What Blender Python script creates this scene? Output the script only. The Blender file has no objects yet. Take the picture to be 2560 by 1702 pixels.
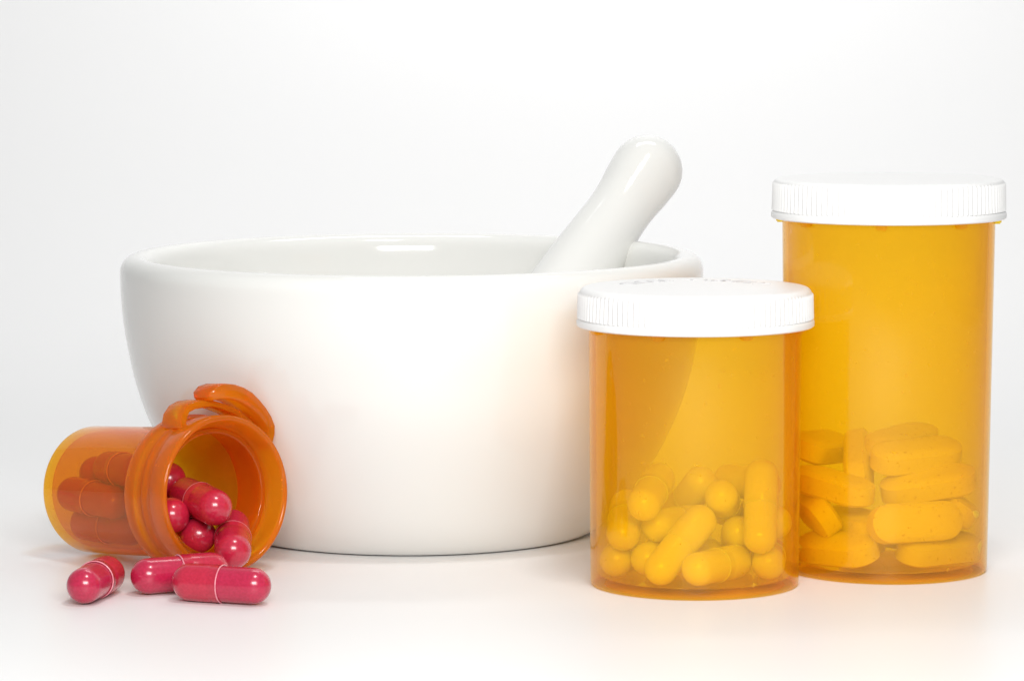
import bpy, bmesh, math, random
from mathutils import Vector, Matrix
MM = 0.001
C = bpy.context.scene.collection
scene = bpy.context.scene

# ------------------------------------------------------------------ camera
f_px, pitch, roll, cam_h = 9192.9, 0.10123, -0.00169, 0.1256
cam_d = bpy.data.cameras.new('camera'); cam = bpy.data.objects.new('camera', cam_d); C.objects.link(cam)
cam_d.sensor_width = 36.0; cam_d.sensor_fit = 'HORIZONTAL'
cam_d.lens = f_px / 2560.0 * 36.0
cam_d.clip_start = 0.02; cam_d.clip_end = 20
cam.location = (0, 0, cam_h)
cam.rotation_euler = (Matrix.Rotation(math.pi/2 - pitch, 4, 'X') @ Matrix.Rotation(roll, 4, 'Z')).to_euler()
scene.camera = cam

# ------------------------------------------------------------------ world, lamps, exposure
w = bpy.data.worlds.new('World'); scene.world = w; w.use_nodes = True
w.node_tree.nodes['Background'].inputs[0].default_value = (0.97, 0.985, 1.0, 1)
w.node_tree.nodes['Background'].inputs[1].default_value = 0.33
def lamp(name, loc, target, sx, sy, power, col=(1,1,1)):
    l = bpy.data.lights.new(name, 'AREA'); l.shape = 'RECTANGLE'; l.size = sx; l.size_y = sy
    l.energy = power; l.color = col
    o = bpy.data.objects.new(name, l); C.objects.link(o); o.location = loc
    d = Vector(target) - Vector(loc); o.rotation_euler = d.to_track_quat('-Z', 'Y').to_euler()
    return o
lamp('softbox_overhead', (0.10, 0.52, 0.66), (0.0, 0.80, 0.02), 0.11, 0.10, 1.3, (1, 0.99, 0.97))
lamp('softbox_front', (0.02, 0.34, 0.205), (0.01, 0.80, 0.03), 0.22, 0.11, 1.5, (1, 0.985, 0.96))
lamp('softbox_backdrop', (0.03, 0.98, 0.46), (0.03, 1.26, 0.14), 0.26, 0.12, 0.85)
scene.view_settings.view_transform = 'Standard'; scene.view_settings.look = 'None'
scene.view_settings.exposure = 0.06; scene.view_settings.gamma = 1
cy = scene.cycles
cy.max_bounces = 24; cy.transmission_bounces = 20; cy.glossy_bounces = 8; cy.diffuse_bounces = 6
cy.transparent_max_bounces = 48; cy.volume_bounces = 0
cy.caustics_reflective = True; cy.caustics_refractive = True; cy.blur_glossy = 0.5
cy.sample_clamp_indirect = 0
cy.use_denoising = True

# ------------------------------------------------------------------ helpers
def link(o, parent=None):
    C.objects.link(o)
    if parent is not None: o.parent = parent
    return o
def finish(bm, name, mat, parent=None, sharp=35):
    me = bpy.data.meshes.new(name)
    bmesh.ops.recalc_face_normals(bm, faces=bm.faces)
    bm.to_mesh(me); bm.free()
    for p in me.polygons: p.use_smooth = True
    me.set_sharp_from_angle(angle=math.radians(sharp))
    me.materials.append(mat)
    return link(bpy.data.objects.new(name, me), parent)
def empty(name, loc, label, cat, group=None, mat=None):
    o = bpy.data.objects.new(name, None); C.objects.link(o); o.location = loc
    o.empty_display_size = 0.005
    if mat is not None: o.matrix_world = mat
    tag(o, label, cat, group)
    return o
def tag(o, label, cat, group=None):
    o['label'] = label; o['category'] = cat
    if group: o['group'] = group
def lathe(bm, prof, segs=128, closed=False, rmod=None):
    """prof: list of (r, z) in mm; r==0 gives a pole. rmod(i_profile, angle) -> added radius in mm."""
    rings = []
    for k, (r, z) in enumerate(prof):
        if r <= 1e-6: rings.append([bm.verts.new((0, 0, z*MM))])
        else:
            rg = []
            for i in range(segs):
                a = 2*math.pi*i/segs; rr = r + (rmod(k, a) if rmod else 0)
                rg.append(bm.verts.new((rr*MM*math.cos(a), rr*MM*math.sin(a), z*MM)))
            rings.append(rg)
    pairs = list(zip(rings[:-1], rings[1:]))
    if closed: pairs.append((rings[-1], rings[0]))
    for A, B in pairs:
        for i in range(segs):
            j = (i+1) % segs
            if len(A) == 1 and len(B) == 1: break
            if len(A) == 1: bm.faces.new((A[0], B[i], B[j]))
            elif len(B) == 1: bm.faces.new((A[i], A[j], B[0]))
            else: bm.faces.new((A[i], A[j], B[j], B[i]))
def arc(cx, cz, r, a0, a1, n):
    return [(cx + r*math.cos(math.radians(a0+(a1-a0)*i/n)), cz + r*math.sin(math.radians(a0+(a1-a0)*i/n))) for i in range(n+1)]
def smooth_prof(pts, n=6):
    """Catmull-Rom through the points"""
    out = []
    P = [pts[0]] + list(pts) + [pts[-1]]
    for i in range(1, len(P)-2):
        for k in range(n):
            t = k/n; q = []
            for c in (0, 1):
                p0, p1, p2, p3 = P[i-1][c], P[i][c], P[i+1][c], P[i+2][c]
                q.append(0.5*((2*p1)+(-p0+p2)*t+(2*p0-5*p1+4*p2-p3)*t*t+(-p0+3*p1-3*p2+p3)*t**3))
            out.append(tuple(q))
    out.append(tuple(pts[-1])); return out
def new_mat(name):
    m = bpy.data.materials.new(name); m.use_nodes = True
    nt = m.node_tree; nt.nodes.clear()
    out = nt.nodes.new('ShaderNodeOutputMaterial')
    return m, nt, out
def principled(name, col, rough, **kw):
    m, nt, out = new_mat(name)
    b = nt.nodes.new('ShaderNodeBsdfPrincipled')
    b.inputs['Base Color'].default_value = (*col, 1); b.inputs['Roughness'].default_value = rough
    for k, v in kw.items(): b.inputs[k.replace('_', ' ')].default_value = v
    nt.links.new(b.outputs[0], out.inputs[0])
    return m, nt, b
def noise_bump(nt, b, scale, dist, strength=1.0, detail=3):
    tc = nt.nodes.new('ShaderNodeTexCoord'); n = nt.nodes.new('ShaderNodeTexNoise')
    n.inputs['Scale'].default_value = scale; n.inputs['Detail'].default_value = detail
    bp = nt.nodes.new('ShaderNodeBump'); bp.inputs['Distance'].default_value = dist; bp.inputs['Strength'].default_value = strength
    nt.links.new(tc.outputs['Object'], n.inputs['Vector']); nt.links.new(n.outputs['Fac'], bp.inputs['Height'])
    nt.links.new(bp.outputs[0], b.inputs['Normal'])
    return tc, n
def noise_color(nt, b, tc, scale, c0, c1, p0=0.4, p1=0.6, detail=4):
    n = nt.nodes.new('ShaderNodeTexNoise'); n.inputs['Scale'].default_value = scale; n.inputs['Detail'].default_value = detail
    r = nt.nodes.new('ShaderNodeValToRGB')
    r.color_ramp.elements[0].color = (*c0, 1); r.color_ramp.elements[1].color = (*c1, 1)
    r.color_ramp.elements[0].position = p0; r.color_ramp.elements[1].position = p1
    nt.links.new(tc.outputs['Object'], n.inputs['Vector']); nt.links.new(n.outputs['Fac'], r.inputs[0])
    nt.links.new(r.outputs[0], b.inputs['Base Color'])

# ------------------------------------------------------------------ materials
M = {}
M['sweep'], nt, b = principled('white_sweep', (0.86, 0.86, 0.86), 0.38, IOR=1.35)
noise_bump(nt, b, 900, 0.00002, 0.25)
M['porcelain'], nt, b = principled('glazed_porcelain', (0.80, 0.80, 0.775), 0.09, IOR=1.5)
noise_bump(nt, b, 35, 0.0004, 0.12, 1)
M['lid'], nt, b = principled('white_lid_plastic', (0.85, 0.85, 0.845), 0.42)
noise_bump(nt, b, 700, 0.00005, 0.2)
M['print'], nt, b = principled('lettering_shade_grey', (0.66, 0.66, 0.67), 0.5)  # raised letters in the lid plastic; grey paints in the shading of their relief
def amber(name, dens, vcol, rough, haze, solid=True, hcol=((1.0, 0.66, 0.03), (1.0, 0.60, 0.03)), face=(0.992, 0.905, 0.27)):
    m, nt, out = new_mat(name)
    g = nt.nodes.new('ShaderNodeBsdfGlass'); g.inputs['IOR'].default_value = 1.49
    g.inputs['Color'].default_value = (1, 1, 1, 1); g.inputs['Roughness'].default_value = rough
    tr = nt.nodes.new('ShaderNodeBsdfTranslucent'); tr.inputs[0].default_value = (*hcol[0], 1)
    df = nt.nodes.new('ShaderNodeBsdfDiffuse'); df.inputs[0].default_value = (*hcol[1], 1)
    mx0 = nt.nodes.new('ShaderNodeMixShader'); mx0.inputs[0].default_value = 0.5
    nt.links.new(tr.outputs[0], mx0.inputs[1]); nt.links.new(df.outputs[0], mx0.inputs[2])
    # fine dust and scuffs make the plastic a little cloudier in spots
    tc = nt.nodes.new('ShaderNodeTexCoord')
    n = nt.nodes.new('ShaderNodeTexNoise'); n.inputs['Scale'].default_value = 900; n.inputs['Detail'].default_value = 2
    r = nt.nodes.new('ShaderNodeValToRGB'); r.color_ramp.elements[0].position = 0.70; r.color_ramp.elements[1].position = 0.78
    mapn = nt.nodes.new('ShaderNodeMath'); mapn.operation = 'MULTIPLY_ADD'; mapn.inputs[1].default_value = 0.3; mapn.inputs[2].default_value = haze
    nt.links.new(tc.outputs['Object'], n.inputs['Vector']); nt.links.new(n.outputs['Fac'], r.inputs[0]); nt.links.new(r.outputs[0], mapn.inputs[0])
    mx = nt.nodes.new('ShaderNodeMixShader'); nt.links.new(mapn.outputs[0], mx.inputs[0])
    if not solid:    # thin even wall: light passes without visible bending, only tinted, with a surface sheen
        g = nt.nodes.new('ShaderNodeBsdfGlossy'); g.inputs['Roughness'].default_value = rough
        g.inputs['Color'].default_value = (1, 1, 1, 1)
        tp = nt.nodes.new('ShaderNodeBsdfTransparent')
        # tint of half the wall thickness per face; the refracted path grows by 1/cos towards the sides
        gm = nt.nodes.new('ShaderNodeNewGeometry'); dt = nt.nodes.new('ShaderNodeVectorMath'); dt.operation = 'DOT_PRODUCT'
        nt.links.new(gm.outputs['Normal'], dt.inputs[0]); nt.links.new(gm.outputs['Incoming'], dt.inputs[1])
        def mth(op, a, b=None):
            n_ = nt.nodes.new('ShaderNodeMath'); n_.operation = op
            for k_, v_ in enumerate((a, b)):
                if v_ is None: continue
                if isinstance(v_, (int, float)): n_.inputs[k_].default_value = v_
                else: nt.links.new(v_, n_.inputs[k_])
            return n_.outputs[0]
        c2 = mth('MULTIPLY', dt.outputs['Value'], dt.outputs['Value'])
        cosr = mth('SQRT', mth('SUBTRACT', 1.0, mth('DIVIDE', mth('SUBTRACT', 1.0, c2), 2.2)))
        ex = mth('DIVIDE', 1.0, cosr)
        cc = nt.nodes.new('ShaderNodeCombineColor')
        for k_ in range(3): nt.links.new(mth('POWER', face[k_], ex), cc.inputs[k_])
        nt.links.new(cc.outputs[0], tp.inputs[0])
        fr = nt.nodes.new('ShaderNodeFresnel'); fr.inputs[0].default_value = 1.42
        ge = nt.nodes.new('ShaderNodeNewGeometry'); ii = nt.nodes.new('ShaderNodeMath'); ii.operation = 'MULTIPLY_ADD'
        ii.inputs[1].default_value = 1/1.42 - 1.42; ii.inputs[2].default_value = 1.42    # same sheen on both faces of the wall
        nt.links.new(ge.outputs['Backfacing'], ii.inputs[0]); nt.links.new(ii.outputs[0], fr.inputs[0])
        mg = nt.nodes.new('ShaderNodeMixShader'); nt.links.new(fr.outputs[0], mg.inputs[0])
        nt.links.new(tp.outputs[0], mg.inputs[1]); nt.links.new(g.outputs[0], mg.inputs[2])
        nt.links.new(mg.outputs[0], mx.inputs[1])
    else:
        nt.links.new(g.outputs[0], mx.inputs[1])
    nt.links.new(mx0.outputs[0], mx.inputs[2])
    n2 = nt.nodes.new('ShaderNodeTexNoise'); n2.inputs['Scale'].default_value = 60; n2.inputs['Detail'].default_value = 1
    bp = nt.nodes.new('ShaderNodeBump'); bp.inputs['Distance'].default_value = 0.0003; bp.inputs['Strength'].default_value = 0.12
    nt.links.new(tc.outputs['Object'], n2.inputs['Vector']); nt.links.new(n2.outputs['Fac'], bp.inputs['Height'])
    nt.links.new(bp.outputs[0], g.inputs['Normal'])
    nt.links.new(mx.outputs[0], out.inputs[0])
    va = nt.nodes.new('ShaderNodeVolumeAbsorption'); va.inputs['Color'].default_value = (*vcol, 1)
    va.inputs['Density'].default_value = dens
    nt.links.new(va.outputs[0], out.inputs['Volume'])
    return m
M['amber'] = amber('amber_plastic', 600, (0.999, 0.935, 0.0), 0.05, 0.19, False, ((1.0, 0.68, 0.04), (1.0, 0.64, 0.04)))
M['amber_collar'] = amber('amber_collar_plastic', 2600, (0.999, 0.935, 0.2), 0.10, 0.42, True, ((1.0, 0.42, 0.02), (1.0, 0.38, 0.02)))
M['amber_vial'] = amber('amber_vial_plastic', 900, (0.999, 0.92, 0.0), 0.06, 0.18, False, ((1.0, 0.48, 0.03), (1.0, 0.43, 0.03)), (0.985, 0.82, 0.30))
def gelatin(name, c_a, c_b, rough, sss):
    m, nt, b = principled(name, c_a, rough, Subsurface_Weight=sss, Subsurface_Scale=0.002)
    b.inputs['Coat Weight'].default_value = 0.5; b.inputs['Coat Roughness'].default_value = 0.12
    tc, n = noise_bump(nt, b, 1500, 0.00003, 0.35)
    noise_color(nt, b, tc, 1800, c_a, c_b, 0.38, 0.62, 5)
    return m
M['red_body'] = gelatin('crimson_gelatin', (0.52, 0.016, 0.068), (0.45, 0.012, 0.054), 0.26, 0.10)
M['red_cap'] = gelatin('crimson_cap_gelatin', (0.55, 0.018, 0.056), (0.48, 0.014, 0.045), 0.25, 0.10)
M['red_rim'] = gelatin('pale_gelatin_edge', (0.85, 0.30, 0.36), (0.75, 0.22, 0.28), 0.3, 0.1)
M['cream_body'] = gelatin('cream_gelatin', (0.93, 0.91, 0.84), (0.89, 0.87, 0.79), 0.3, 0.15)
M['tablet'], nt, b = principled('speckled_tablet', (0.8, 0.72, 0.55), 0.65)
tc, n = noise_bump(nt, b, 900, 0.0001, 0.5, 4)
noise_color(nt, b, tc, 1300, (0.62, 0.48, 0.30), (0.86, 0.79, 0.64), 0.28, 0.36, 2)

# ------------------------------------------------------------------ the setting: one seamless white sweep
bm = bmesh.new()
prof = [(-0.6, 0.0), (0.2, 0), (0.6, 0), (0.8, 0), (0.95, 0), (1.02, 0)]
R0, Y0 = 0.22, 1.04
prof += [(Y0 + R0*math.sin(a), R0 - R0*math.cos(a)) for a in [math.pi/2*i/32 for i in range(33)]]
prof += [(Y0+R0, 0.45), (Y0+R0, 0.8)]
xs = [-0.55 + 1.1*i/10 for i in range(11)]
grid = [[bm.verts.new((x, y, z)) for x in xs] for y, z in prof]
for a in range(len(prof)-1):
    for c in range(len(xs)-1):
        bm.faces.new((grid[a][c], grid[a][c+1], grid[a+1][c+1], grid[a+1][c]))
split = 5
tbl = bmesh.new(); bkd = bmesh.new()
bm.free()
for tgt, rng in ((tbl, range(0, 6)), (bkd, range(5, len(prof)))):
    rows = [[tgt.verts.new((x, *prof[k])) for x in xs] for k in rng]
    for a in range(len(rows)-1):
        for c in range(len(xs)-1):
            tgt.faces.new((rows[a][c], rows[a][c+1], rows[a+1][c+1], rows[a+1][c]))
o = finish(tbl, 'table_surface', M['sweep'], sharp=80); o['kind'] = 'structure'
o = finish(bkd, 'backdrop', M['sweep'], sharp=80); o['kind'] = 'structure'

# ------------------------------------------------------------------ mortar and pestle
MX, MY = -22.25, 819.3
outer = smooth_prof([(39.4, 0.12), (41.0, 0.6), (43.3, 2.3), (46.6, 5.6), (50.4, 10.2), (54.0, 15.6), (57.2, 21.5), (59.9, 27.7),
                     (61.9, 34.0), (63.3, 40.5), (64.3, 46.5), (64.85, 52.5), (65.0, 57.5)], 4)
rim = smooth_prof([(65.0, 57.5), (64.85, 59.4), (64.0, 61.0), (62.4, 61.95), (60.6, 61.9), (59.2, 60.9), (58.5, 59.3), (58.2, 57.0)], 4)
inner = smooth_prof([(58.2, 57.0), (57.8, 52), (57.0, 46), (55.4, 38), (52.4, 30), (47.0, 21.5), (39.0, 14.5), (28.0, 9.6), (14, 7.2), (0, 6.6)], 4)
foot = [(0, 1.2), (32.0, 1.2), (33.0, 0.9), (33.6, 0.2), (34.4, 0.0), (36.4, 0.0), (37.4, 0.25), (38.4, 0.2)]
bm = bmesh.new()
lathe(bm, foot + outer + rim[1:] + inner[1:], 192)
o = finish(bm, 'mortar', M['porcelain'], sharp=60); o.location = (MX*MM, MY*MM, 0)
tag(o, 'wide glossy white porcelain mortar bowl, the largest thing on the table', 'mortar')
PB, PT = Vector((-12.9, 818.1, 17.4))*MM, Vector((31.8, 867.0, 77.6))*MM
Lp = (PT-PB).length/MM
pp = [(0, -8.55)] + [(8.5*math.sin(math.radians(a)), -8.5*math.cos(math.radians(a))) for a in (12, 24, 36, 48, 60, 72, 84)] + \
     smooth_prof([(8.5, 0.6), (8.15, 5), (7.6, 10), (7.45, 15), (7.8, 21), (8.3, 29), (8.8, 42), (9.3, 58), (10.6, 70), (11.3, 80),
                  (11.2, 86), (9.8, 91.5), (6.5, 95.5), (0, 97)], 5)
bm = bmesh.new(); lathe(bm, [(r, -z) for r, z in pp], 96)
o = finish(bm, 'pestle', M['porcelain'], sharp=80)
d = (PT-PB).normalized()
o.matrix_world = Matrix.Translation(PT) @ d.to_track_quat('Z', 'Y').to_matrix().to_4x4()
tag(o, 'white porcelain pestle leaning in the mortar with its rounded handle up', 'pestle')

# ------------------------------------------------------------------ upright amber bottles with ribbed lids
def ribbed_lid(parent, z0, rb, h, nribs, sh, name='lid'):
    rr = rb - 0.42
    prof = [(0, h-1.3), (rb-2.4, h-1.3), (rb-1.75, h-2.2), (rb-1.75, 0.05), (rb-1.5, 0), (rb-0.3, 0), (rb, 0.25), (rb+0.02, 1.0), (rb-0.12, 1.35), (rr-0.1, 1.6)]
    k_rib0 = len(prof)
    prof += [(rr, 1.75), (rr-0.05, 3.2), (rr-0.12, h-sh-0.5), (rr-0.15, h-sh-0.05)]
    k_rib1 = len(prof)
    prof += arc(rr-0.15-sh, h-sh, sh, 0, 90, 7)[1:]
    prof += [(rr-3.4, h+0.02), (rr-8, h+0.05), (6, h+0.05), (0, h+0.05)]
    segs = nribs*6; pat = [0.0, 0.26, 0.34, 0.26, 0.0, -0.05]
    def rm(k, a):
        if k_rib0 <= k < k_rib1: return pat[int(round(a/(2*math.pi)*segs)) % 6]
        return 0
    bm = bmesh.new(); lathe(bm, prof, segs, rmod=rm)
    o = finish(bm, name, M['lid'], parent, sharp=40); o.location = (0, 0, z0*MM)
    return o
def bottle(name, x, y, rbot, rtop, hneck, zlid, rl, hl, lug_angles, label, lettering=None):
    root = empty(name, (x*MM, y*MM, 0), label, 'pill bottle', 'upright amber pill bottles')
    t, zf = 1.2, 2.0
    prof = [(0, 0.35), (rbot-3.5, 0.35), (rbot-2.9, 0.0), (rbot-1.0, 0.0)] + arc(rbot-0.9, 0.9, 0.9, -80, 0, 5)
    n = 12
    for i in range(1, n+1): prof.append((rbot + (rtop-rbot)*i/n, 0.9 + (hneck-0.9)*i/n))
    prof += arc(rtop-0.4, hneck+0.2, 0.4, 0, 90, 3)[1:] + arc(rtop-t+0.3, hneck+0.3, 0.3, 90, 180, 3)
    for i in range(n-1, 0, -1): prof.append((rbot-t + (rtop-rbot)*i/n, 2.8 + (hneck-2.8)*i/n))
    prof += arc(rbot-t-1.0, zf+1.0, 1.0, 0, -90, 5) + [(rbot-8, zf-0.05), (0, zf-0.1)]
    bm = bmesh.new(); lathe(bm, prof, 160)
    finish(bm, 'bottle_body', M['amber'], root, sharp=50)
    for a in lug_angles:
        bm = bmesh.new(); bmesh.ops.create_cube(bm, size=1.0)
        for v in bm.verts: v.co = Vector((v.co.x*1.7*MM, v.co.y*2.3*MM, v.co.z*1.9*MM))
        bmesh.ops.bevel(bm, geom=bm.edges[:], offset=0.25*MM, segments=2, affect='EDGES')
        o = finish(bm, 'lug', M['amber'], root)
        # angle measured from the camera-facing direction, positive to the right
        aa = math.radians(-90 + a); rr = rtop + 0.35
        o.location = (rr*MM*math.cos(aa), rr*MM*math.sin(aa), (zlid-0.05)*MM); o.rotation_euler = (0, 0, aa)
    lid = ribbed_lid(root, zlid, rl, hl, 116, 1.3 if lettering else 0.7)
    if lettering: arc_text(lettering, lid, hl+0.05)
    return root
def arc_text(s, parent, z):
    big = bmesh.new()
    rad, span = 13.3, 128.0
    for i, ch in enumerate(s):
        if ch == ' ': continue
        cu = bpy.data.curves.new('glyph', 'FONT'); cu.body = ch; cu.size = 5.2*MM; cu.align_x = 'CENTER'; cu.extrude = 0.12*MM; cu.resolution_u = 3
        ob = bpy.data.objects.new('glyph', cu); C.objects.link(ob)
        dg = bpy.context.evaluated_depsgraph_get(); me = bpy.data.meshes.new_from_object(ob.evaluated_get(dg))
        th = math.radians(90 + span/2 - span*i/(len(s)-1))
        me.transform(Matrix.Rotation(th-math.pi/2, 4, 'Z') @ Matrix.Translation((0, rad*MM, 0)))
        big.from_mesh(me)
        bpy.data.objects.remove(ob); bpy.data.curves.remove(cu); bpy.data.meshes.remove(me)
    o = finish(big, 'moulded_lettering', M['print'], parent); o.location = (0, 0, z*MM)
bottle('pill_bottle', 37.27, 744.3, 21.3, 21.7, 57.6, 52.96, 24.16, 7.9, (-67, -22, 24.5, 69, 113, 158, -157, -112),
       'shorter amber pill bottle with white ribbed lid, half full of cream capsules', 'CLOSE TIGHTLY')
bottle('pill_bottle', 78.28, 762.7, 21.13, 22.1, 77.8, 73.6, 24.34, 8.1, (-98, -54, -9.4, 35, 80, 125, 170, -143),
       'taller amber pill bottle with white ribbed lid, behind the shorter one, holding oblong tablets')

# ------------------------------------------------------------------ the tipped open vial
ax = Vector((0.672, -0.736, 0.082)).normalized(); c0 = Vector((-90.3, 785.7, 13.737))
xax = Vector((0, 0, 1)).cross(ax).normalized()      # points to the right as seen looking into the mouth
yax = ax.cross(xax).normalized()
mt = Matrix((( *xax, 0), (*yax, 0), (*ax, 0), (0, 0, 0, 1))).transposed(); mt.translation = c0*MM
vial = empty('open_vial', (0, 0, 0), 'small open amber vial lying on its side with red capsules spilling from its mouth', 'vial', mat=mt)
rb, R1 = 13.67, 16.3
prof = [(0, 0.4), (10.2, 0.4), (10.9, 0.0)] + arc(rb-1.2, 1.2, 1.2, -85, 0, 6) + [(rb, 12), (rb, 24), (rb, 32.6), (rb, 42.0)] + \
       arc(rb-0.35, 42.1, 0.35, 0, 90, 3)[1:] + arc(12.45+0.35, 42.1, 0.35, 90, 180, 3) + [(12.45, 30), (12.45, 20), (12.45, 10), (12.45, 2.8)] + \
       arc(11.45, 2.6, 1.0, 0, -90, 5) + [(6, 1.55), (0, 1.5)]
bm = bmesh.new(); lathe(bm, prof, 160)
finish(bm, 'vial_body', M['amber_vial'], vial, sharp=50)
prof = [(13.74, 32.8), (14.0, 32.75), (15.7, 32.9), (16.15, 33.2), (R1+0.1, 33.8), (R1+0.1, 36.6), (16.2, 36.9), (15.95, 37.2), (15.9, 38.6), (16.15, 38.8), (16.2, 39.5),
        (16.0, 39.9), (15.85, 41.4), (16.1, 41.7), (R1-0.05, 42.0), (R1, 45.9)] + arc(R1-0.7, 46.1, 0.7, 10, 95, 5) + \
       [(15.2, 46.5), (14.9, 45.9), (14.45, 44.2), (14.1, 43.0), (13.9, 42.75), (13.74, 42.4), (13.74, 38)]
bm = bmesh.new(); lathe(bm, prof, 160, closed=True)
finish(bm, 'collar', M['amber_collar'], vial, sharp=50)
def ribbon(path, widths, thick, zc, name, parent):
    """path of (angle_deg, radius_mm) round the vial axis; widths along the axis; rectangular section, bevelled"""
    bm = bmesh.new(); rows = []
    pts = [Vector((r*math.cos(math.radians(a)), r*math.sin(math.radians(a)))) for a, r in path]
    for i, p in enumerate(pts):
        tn = (pts[min(i+1, len(pts)-1)] - pts[max(i-1, 0)]).normalized(); nn = Vector((-tn.y, tn.x))
        wv = widths[i]; th = thick[i] if isinstance(thick, (list, tuple)) else thick; z = zc[i] if isinstance(zc, (list, tuple)) else zc
        sec = []
        for sx, sz in ((-1, -0.6), (-0.6, -1), (0.6, -1), (1, -0.6), (1, 0.6), (0.6, 1), (-0.6, 1), (-1, 0.6)):
            ex = th/2*(1 if abs(sx) == 1 else 0.75); ez = wv/2 - (0 if abs(sz) == 1 else min(0.35, th/4))
            q = p + nn*ex*(1 if sx > 0 else -1); sec.append(bm.verts.new((q.x*MM, q.y*MM, (z + ez*(1 if sz > 0 else -1))*MM)))
        rows.append(sec)
    for A, B in zip(rows[:-1], rows[1:]):
        for i in range(8): bm.faces.new((A[i], A[(i+1) % 8], B[(i+1) % 8], B[i]))
    bm.faces.new(rows[0]); bm.faces.new(rows[-1][::-1])
    return finish(bm, name, M['amber_collar'], parent, sharp=50)
TAB_ARM = [(116.0, 15.90), (114.5, 16.90), (111.5, 18.00), (107.0, 18.85), (101.0, 19.00), (94.0, 18.80), (86.0, 18.60), (78.0, 18.20), (70.0, 17.95), (62.0, 17.75), (54.0, 17.50), (47.0, 17.30), (41.0, 16.90), (36.0, 16.20)]
ribbon(TAB_ARM, [6.6]*3 + [6.2]*3 + [5.6]*8, [1.7]*6 + [1.35]*8, [39.6]*14, 'spring_arm', vial)
PAD = [(93.0, 19.7), (91.5, 20.3), (88.0, 20.9), (83.0, 21.2), (77.0, 21.25), (71.0, 21.1), (65.0, 20.8), (59.0, 20.4), (53.0, 20.0), (47.0, 19.5), (42.0, 18.9), (38.5, 18.0), (36.5, 17.0), (35.0, 16.0)]
ribbon(PAD, [4.6, 6.0, 6.8] + [7.0]*8 + [6.4]*3, [1.2, 2.2, 2.8] + [3.2]*4 + [2.8, 2.5, 2.3] + [2.1]*4, [41.8]*14, 'thumb_tab', vial)

# ------------------------------------------------------------------ capsules
def capsule_meshes(prefix, half, rb_, rc_, mb, mc):
    """body along -Z, cap along +Z, centre lines from -half to +half"""
    def hemi(r, z0, sgn, n=10):
        return [(r*math.cos(math.radians(90*i/n)) if i < n else 0, z0 + sgn*r*math.sin(math.radians(90*i/n))) for i in range(n+1)]
    seam = -0.2
    bmb = bmesh.new(); lathe(bmb, [(0, seam+1.0), (rb_-0.05, seam+1.0), (rb_, seam+0.8), (rb_, seam-1), (rb_, -half/2)] + hemi(rb_, -half, -1), 40)
    bmc = bmesh.new(); lathe(bmc, [(rb_+0.01, seam+0.4), (rb_+0.01, seam+0.03), (rb_+0.08, seam), (rc_+0.03, seam), (rc_+0.07, seam+0.10), (rc_, seam+0.32), (rc_, seam+1.6),
                                   (rc_-0.06, seam+1.9), (rc_-0.06, seam+2.2), (rc_, seam+2.5), (rc_, half*0.6), (rc_-0.05, half-0.3)] + hemi(rc_-0.05, half, 1), 40)
    return bmb, bmc
protos = {}
def capsule(kind, a, b, label, group, half=None, rads=(3.6, 3.82), flip=False):
    a, b = Vector(a), Vector(b)
    if flip: a, b = b, a
    L = (b-a).length/2
    key = (kind, rads)
    d = (b-a).normalized(); mid = (a+b)/2
    q = d.to_track_quat('Z', 'Y').to_matrix().to_4x4(); q.translation = mid*MM
    q = q @ Matrix.Rotation(random.uniform(0, 6.28), 4, 'Z')
    if key not in protos:
        h = {'red': 6.8, 'cream': 6.7}[kind]
        bb, bc = capsule_meshes(kind, h, rads[0], rads[1], None, None)
        root = empty('red_capsule' if kind == 'red' else 'cream_capsule', (0, 0, 0), label, 'capsule', group, mat=q)
        ob = finish(bb, 'capsule_body', M['red_body' if kind == 'red' else 'cream_body'], root, sharp=50)
        oc = finish(bc, 'capsule_cap', M['red_cap' if kind == 'red' else 'cream_body'], root, sharp=50)
        if kind == 'red':
            br = bmesh.new(); rr_ = rads[1]
            lathe(br, [(rr_-0.1, -0.34), (rr_+0.06, -0.30), (rr_+0.10, -0.20), (rr_+0.06, -0.10), (rr_-0.1, -0.06)], 40, closed=True)
            finish(br, 'cap_edge', M['red_rim'], root, sharp=80)
        protos[key] = root
        return root
    src = protos[key]
    root = src.copy(); C.objects.link(root); root.matrix_world = q
    for ch in list(src.children):
        c = ch.copy(); C.objects.link(c); c.parent = root
    tag(root, label, 'capsule', group)
    return root
random.seed(4)
G1 = 'red capsules on the table and in the tipped vial'
loose = [((-84.8, 720.5, 3.82), (-82.0, 733.6, 3.82), 'red capsule lying alone on the table, leftmost of the three loose ones', False),
         ((-73.6, 731.5, 3.82), (-60.9, 738.0, 3.82), 'red capsule on the table under the vial mouth, partly hidden behind another capsule', False),
         ((-64.5, 724.4, 3.82), (-50.9, 719.4, 3.82), 'red capsule lying lengthwise on the table, frontmost, overlapping the one behind it', True)]
for a, b, lab, fl in loose: capsule('red', a, b, lab, G1, flip=fl)
RED = [((-57.56,748.09,6.69),(-58.59,761.32,9.62)),
    ((-65.43,757.11,8.45),(-69.21,770.14,8.04)),
    ((-61.63,751.75,15.12),(-68.34,763.54,16.10)),
    ((-72.63,768.86,18.41),(-73.21,779.94,10.53)),
    ((-70.69,754.41,12.98),(-75.59,766.60,9.67)),
    ((-89.19,782.26,17.89),(-80.73,781.22,7.35)),
    ((-85.49,776.32,19.81),(-78.99,764.42,20.77)),
    ((-93.42,777.97,14.11),(-84.27,768.13,13.80)),
    ((-90.88,779.57,7.63),(-81.01,770.56,7.81))]
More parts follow.
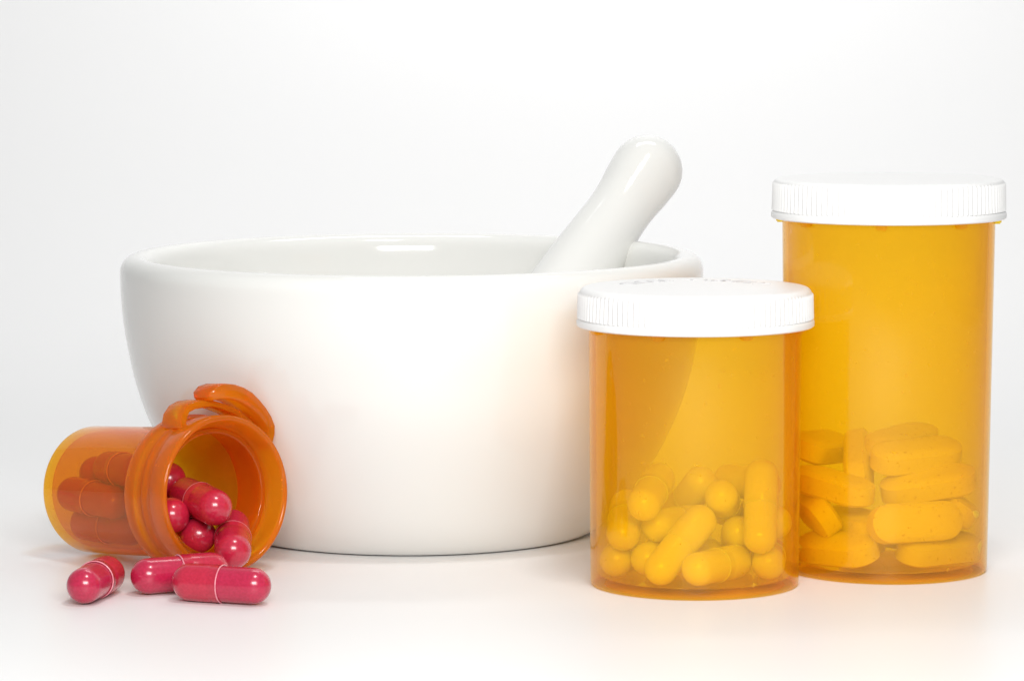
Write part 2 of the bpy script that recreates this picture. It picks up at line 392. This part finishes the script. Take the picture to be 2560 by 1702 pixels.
red_labels = ['red capsule tipping out over the lower lip of the vial mouth',
              'red capsule end just inside the lower lip, left of the one tipping out',
              'dark red capsule inside the vial mouth, behind and above the one tipping out',
              'dark red capsule standing steeply in the vial, topmost at the left edge of the mouth',
              'red capsule end low at the left edge of the mouth, nearly hidden by the lip',
              'red capsule behind the vial wall, its end the upper left of two rounded ends',
              'red capsule high in the vial seen through the wall, running in behind the thick collar',
              'pinkish red capsule seen through the vial wall, nearest the closed bottom end of the vial',
              'pinkish red capsule lying lowest inside the vial, seen through the wall left of the collar']
vs = Vector((0.25, -2.2, 0))
for (a, b), lab in zip(RED, red_labels): capsule('red', Vector(a)+vs, Vector(b)+vs, lab, G1, flip=True)
G2 = 'cream capsules in the shorter bottle'
SMALL = [((29.85,729.95,5.45),(37.87,736.57,13.90)),
    ((29.52,738.65,12.87),(37.53,749.36,12.00)),
    ((22.45,736.91,11.41),(23.58,749.70,15.21)),
    ((21.19,740.37,5.45),(23.67,753.53,5.45)),
    ((27.37,737.18,6.24),(31.75,749.82,5.45)),
    ((37.28,727.72,5.69),(45.18,738.49,5.45)),
    ((51.95,736.63,5.45),(52.82,749.95,5.45)),
    ((45.98,742.72,10.75),(46.81,755.27,6.15)),
    ((49.95,733.64,11.26),(50.67,740.65,22.60)),
    ((42.44,739.03,18.63),(44.00,751.62,14.32)),
    ((45.39,758.69,19.44),(51.60,746.87,19.85)),
    ((38.78,750.48,19.94),(34.56,760.60,12.24)),
    ((26.47,732.06,18.19),(29.86,744.64,21.31)),
    ((53.63,741.76,12.94),(50.18,754.63,12.93)),
    ((40.24,747.69,5.45),(37.57,760.82,5.45))]
small_labels = ['cream capsule lying diagonally against the front of the shorter bottle, lower end left',
                'cream capsule lying level behind the upper end of the diagonal one',
                'cream capsule seen end-on at the far left of the pile, upper of two there',
                'cream capsule seen end-on at the bottom left corner of the shorter bottle',
                'cream capsule on the bottle floor, partly hidden behind the lower end of the diagonal one',
                'cream capsule lying on the bottle floor at the front, right of the diagonal one',
                'cream capsule end at the bottom right corner of the shorter bottle',
                'cream capsule seen end-on in the middle right of the pile, left of the upright one',
                'cream capsule standing upright near the right side of the shorter bottle',
                'smallest looking cream capsule end, near the pile top left of the upright one',
                'dark looking cream capsule at the back top of the pile, behind the upright one',
                'dark looking cream capsule leaning to the right at the back top centre of the pile',
                'cream capsule at the top left of the pile, leaning back from the front wall',
                'cream capsule at the right edge of the pile, mostly hidden by the upright one',
                'cream capsule on the bottle floor in the pile centre, hidden by those in front']
for (a, b), lab in zip(SMALL, small_labels): capsule('cream', a, b, lab, G2, rads=(3.4, 3.52))

# ------------------------------------------------------------------ oblong tablets
def tablet_mesh():
    bm = bmesh.new(); L2, Rr, T2, crown = 6.0, 4.0, 1.75, 1.15
    n = 14; outline = []
    for i in range(n+1):
        a = math.radians(-90 + 180*i/n); outline.append((L2 + Rr*math.cos(a), Rr*math.sin(a)))
    for i in range(n+1):
        a = math.radians(90 + 180*i/n); outline.append((-L2 + Rr*math.cos(a), Rr*math.sin(a)))
    levels = [(1.0, T2), (0.97, T2+0.1), (0.90, T2+crown*0.42), (0.75, T2+crown*0.74), (0.5, T2+crown*0.94), (0.2, T2+crown)]
    rows = []
    for s, z in [(s, -z) for s, z in levels[::-1]] + levels:
        row = []
        for x, y in outline:
            cx = max(-L2, min(L2, x)); dx = x-cx
            row.append(bm.verts.new(((cx*(0.35+0.65*s) + dx*s)*MM, y*s*MM, z*MM)))
        rows.append(row)
    m = len(outline)
    for A, B in zip(rows[:-1], rows[1:]):
        for i in range(m): bm.faces.new((A[i], A[(i+1) % m], B[(i+1) % m], B[i]))
    bm.faces.new(rows[0][::-1]); bm.faces.new(rows[-1])
    return bm
LARGE = [((77.06,746.67,11.81),(88.48,750.26,11.91)),
    ((80.32,754.92,17.77),(92.11,754.47,19.82)),
    ((62.38,760.17,19.14),(70.83,751.91,17.58)),
    ((62.99,757.68,5.40),(71.48,749.23,5.88)),
    ((83.40,751.35,5.40),(93.54,757.58,5.40)),
    ((78.25,756.24,24.08),(89.66,759.90,24.74)),
    ((77.81,762.83,25.87),(86.05,771.53,26.69)),
    ((72.18,759.40,20.00),(73.22,770.49,24.47)),
    ((62.45,765.21,25.06),(68.50,775.51,24.17)),
    ((68.93,765.11,10.16),(73.79,754.14,10.08)),
    ((62.53,766.04,12.35),(64.55,754.32,12.05)),
    ((92.52,755.20,13.21),(93.83,766.89,11.71)),
    ((74.36,764.29,5.40),(73.90,776.28,5.40)),
    ((86.82,766.28,5.87),(80.55,776.49,5.40)),
    ((84.24,765.86,16.05),(90.56,773.13,8.90))]
V = Vector
tab_info = [((0.15, -1.0, 0.25), 'tan oblong tablet showing its flat face, in the middle of the tall bottle pile'),
            ((-0.1, -0.30, 1.0), 'tan oblong tablet lying flat on top of the front-facing one, sloping up to the right'),
            ((0.3, -0.35, 1.0), 'tan oblong tablet lying flat at the upper left, just right of the shorter bottle'),
            ((0.1, -0.55, 0.9), 'tan oblong tablet on the floor of the tall bottle at the left'),
            ((0.0, -0.30, 1.0), 'tan oblong tablet on the floor of the tall bottle at the right'),
            ((-0.1, -0.45, 1.0), 'tan oblong tablet near the pile top at the right, rounded end to the left'),
            ((-0.35, -0.5, 0.8), 'tan oblong tablet at the very top of the pile, tilted up at the back'),
            ((0.9, -0.45, 0.1), 'tan oblong tablet standing on end at the top centre of the pile'),
            ((0.2, -0.4, 1.0), 'dark tan oblong tablet at the back left top of the pile'),
            ((0.3, -0.8, 0.6), 'tan oblong tablet in the shade below the upper left one'),
            ((0.9, -0.1, 0.6), 'tan oblong tablet tilted at the left edge of the pile beside the shorter bottle'),
            ((0.5, -0.3, 0.8), 'tan oblong tablet at the right edge behind the front-facing one'),
            ((0, 0, 1), 'tan oblong tablet on the floor in the centre, hidden behind the front ones'),
            ((0, 0, 1), 'tan oblong tablet on the floor at the back right, mostly hidden'),
            ((0.2, -0.5, 0.7), 'tan oblong tablet buried in the middle of the pile')]
proto = None
for (a, b), (nr, lab) in zip(LARGE, tab_info):
    a, b = Vector(a), Vector(b); x = (b-a).normalized(); z = Vector(nr); z = (z - x*z.dot(x)).normalized(); y = z.cross(x)
    m4 = Matrix(((*x, 0), (*y, 0), (*z, 0), (0, 0, 0, 1))).transposed(); m4.translation = (a+b)/2*MM
    if proto is None: o = proto = finish(tablet_mesh(), 'oblong_tablet', M['tablet'], sharp=28)
    else: o = proto.copy(); C.objects.link(o)
    o.matrix_world = m4
    tag(o, lab, 'tablet', 'oblong tablets in the taller bottle')
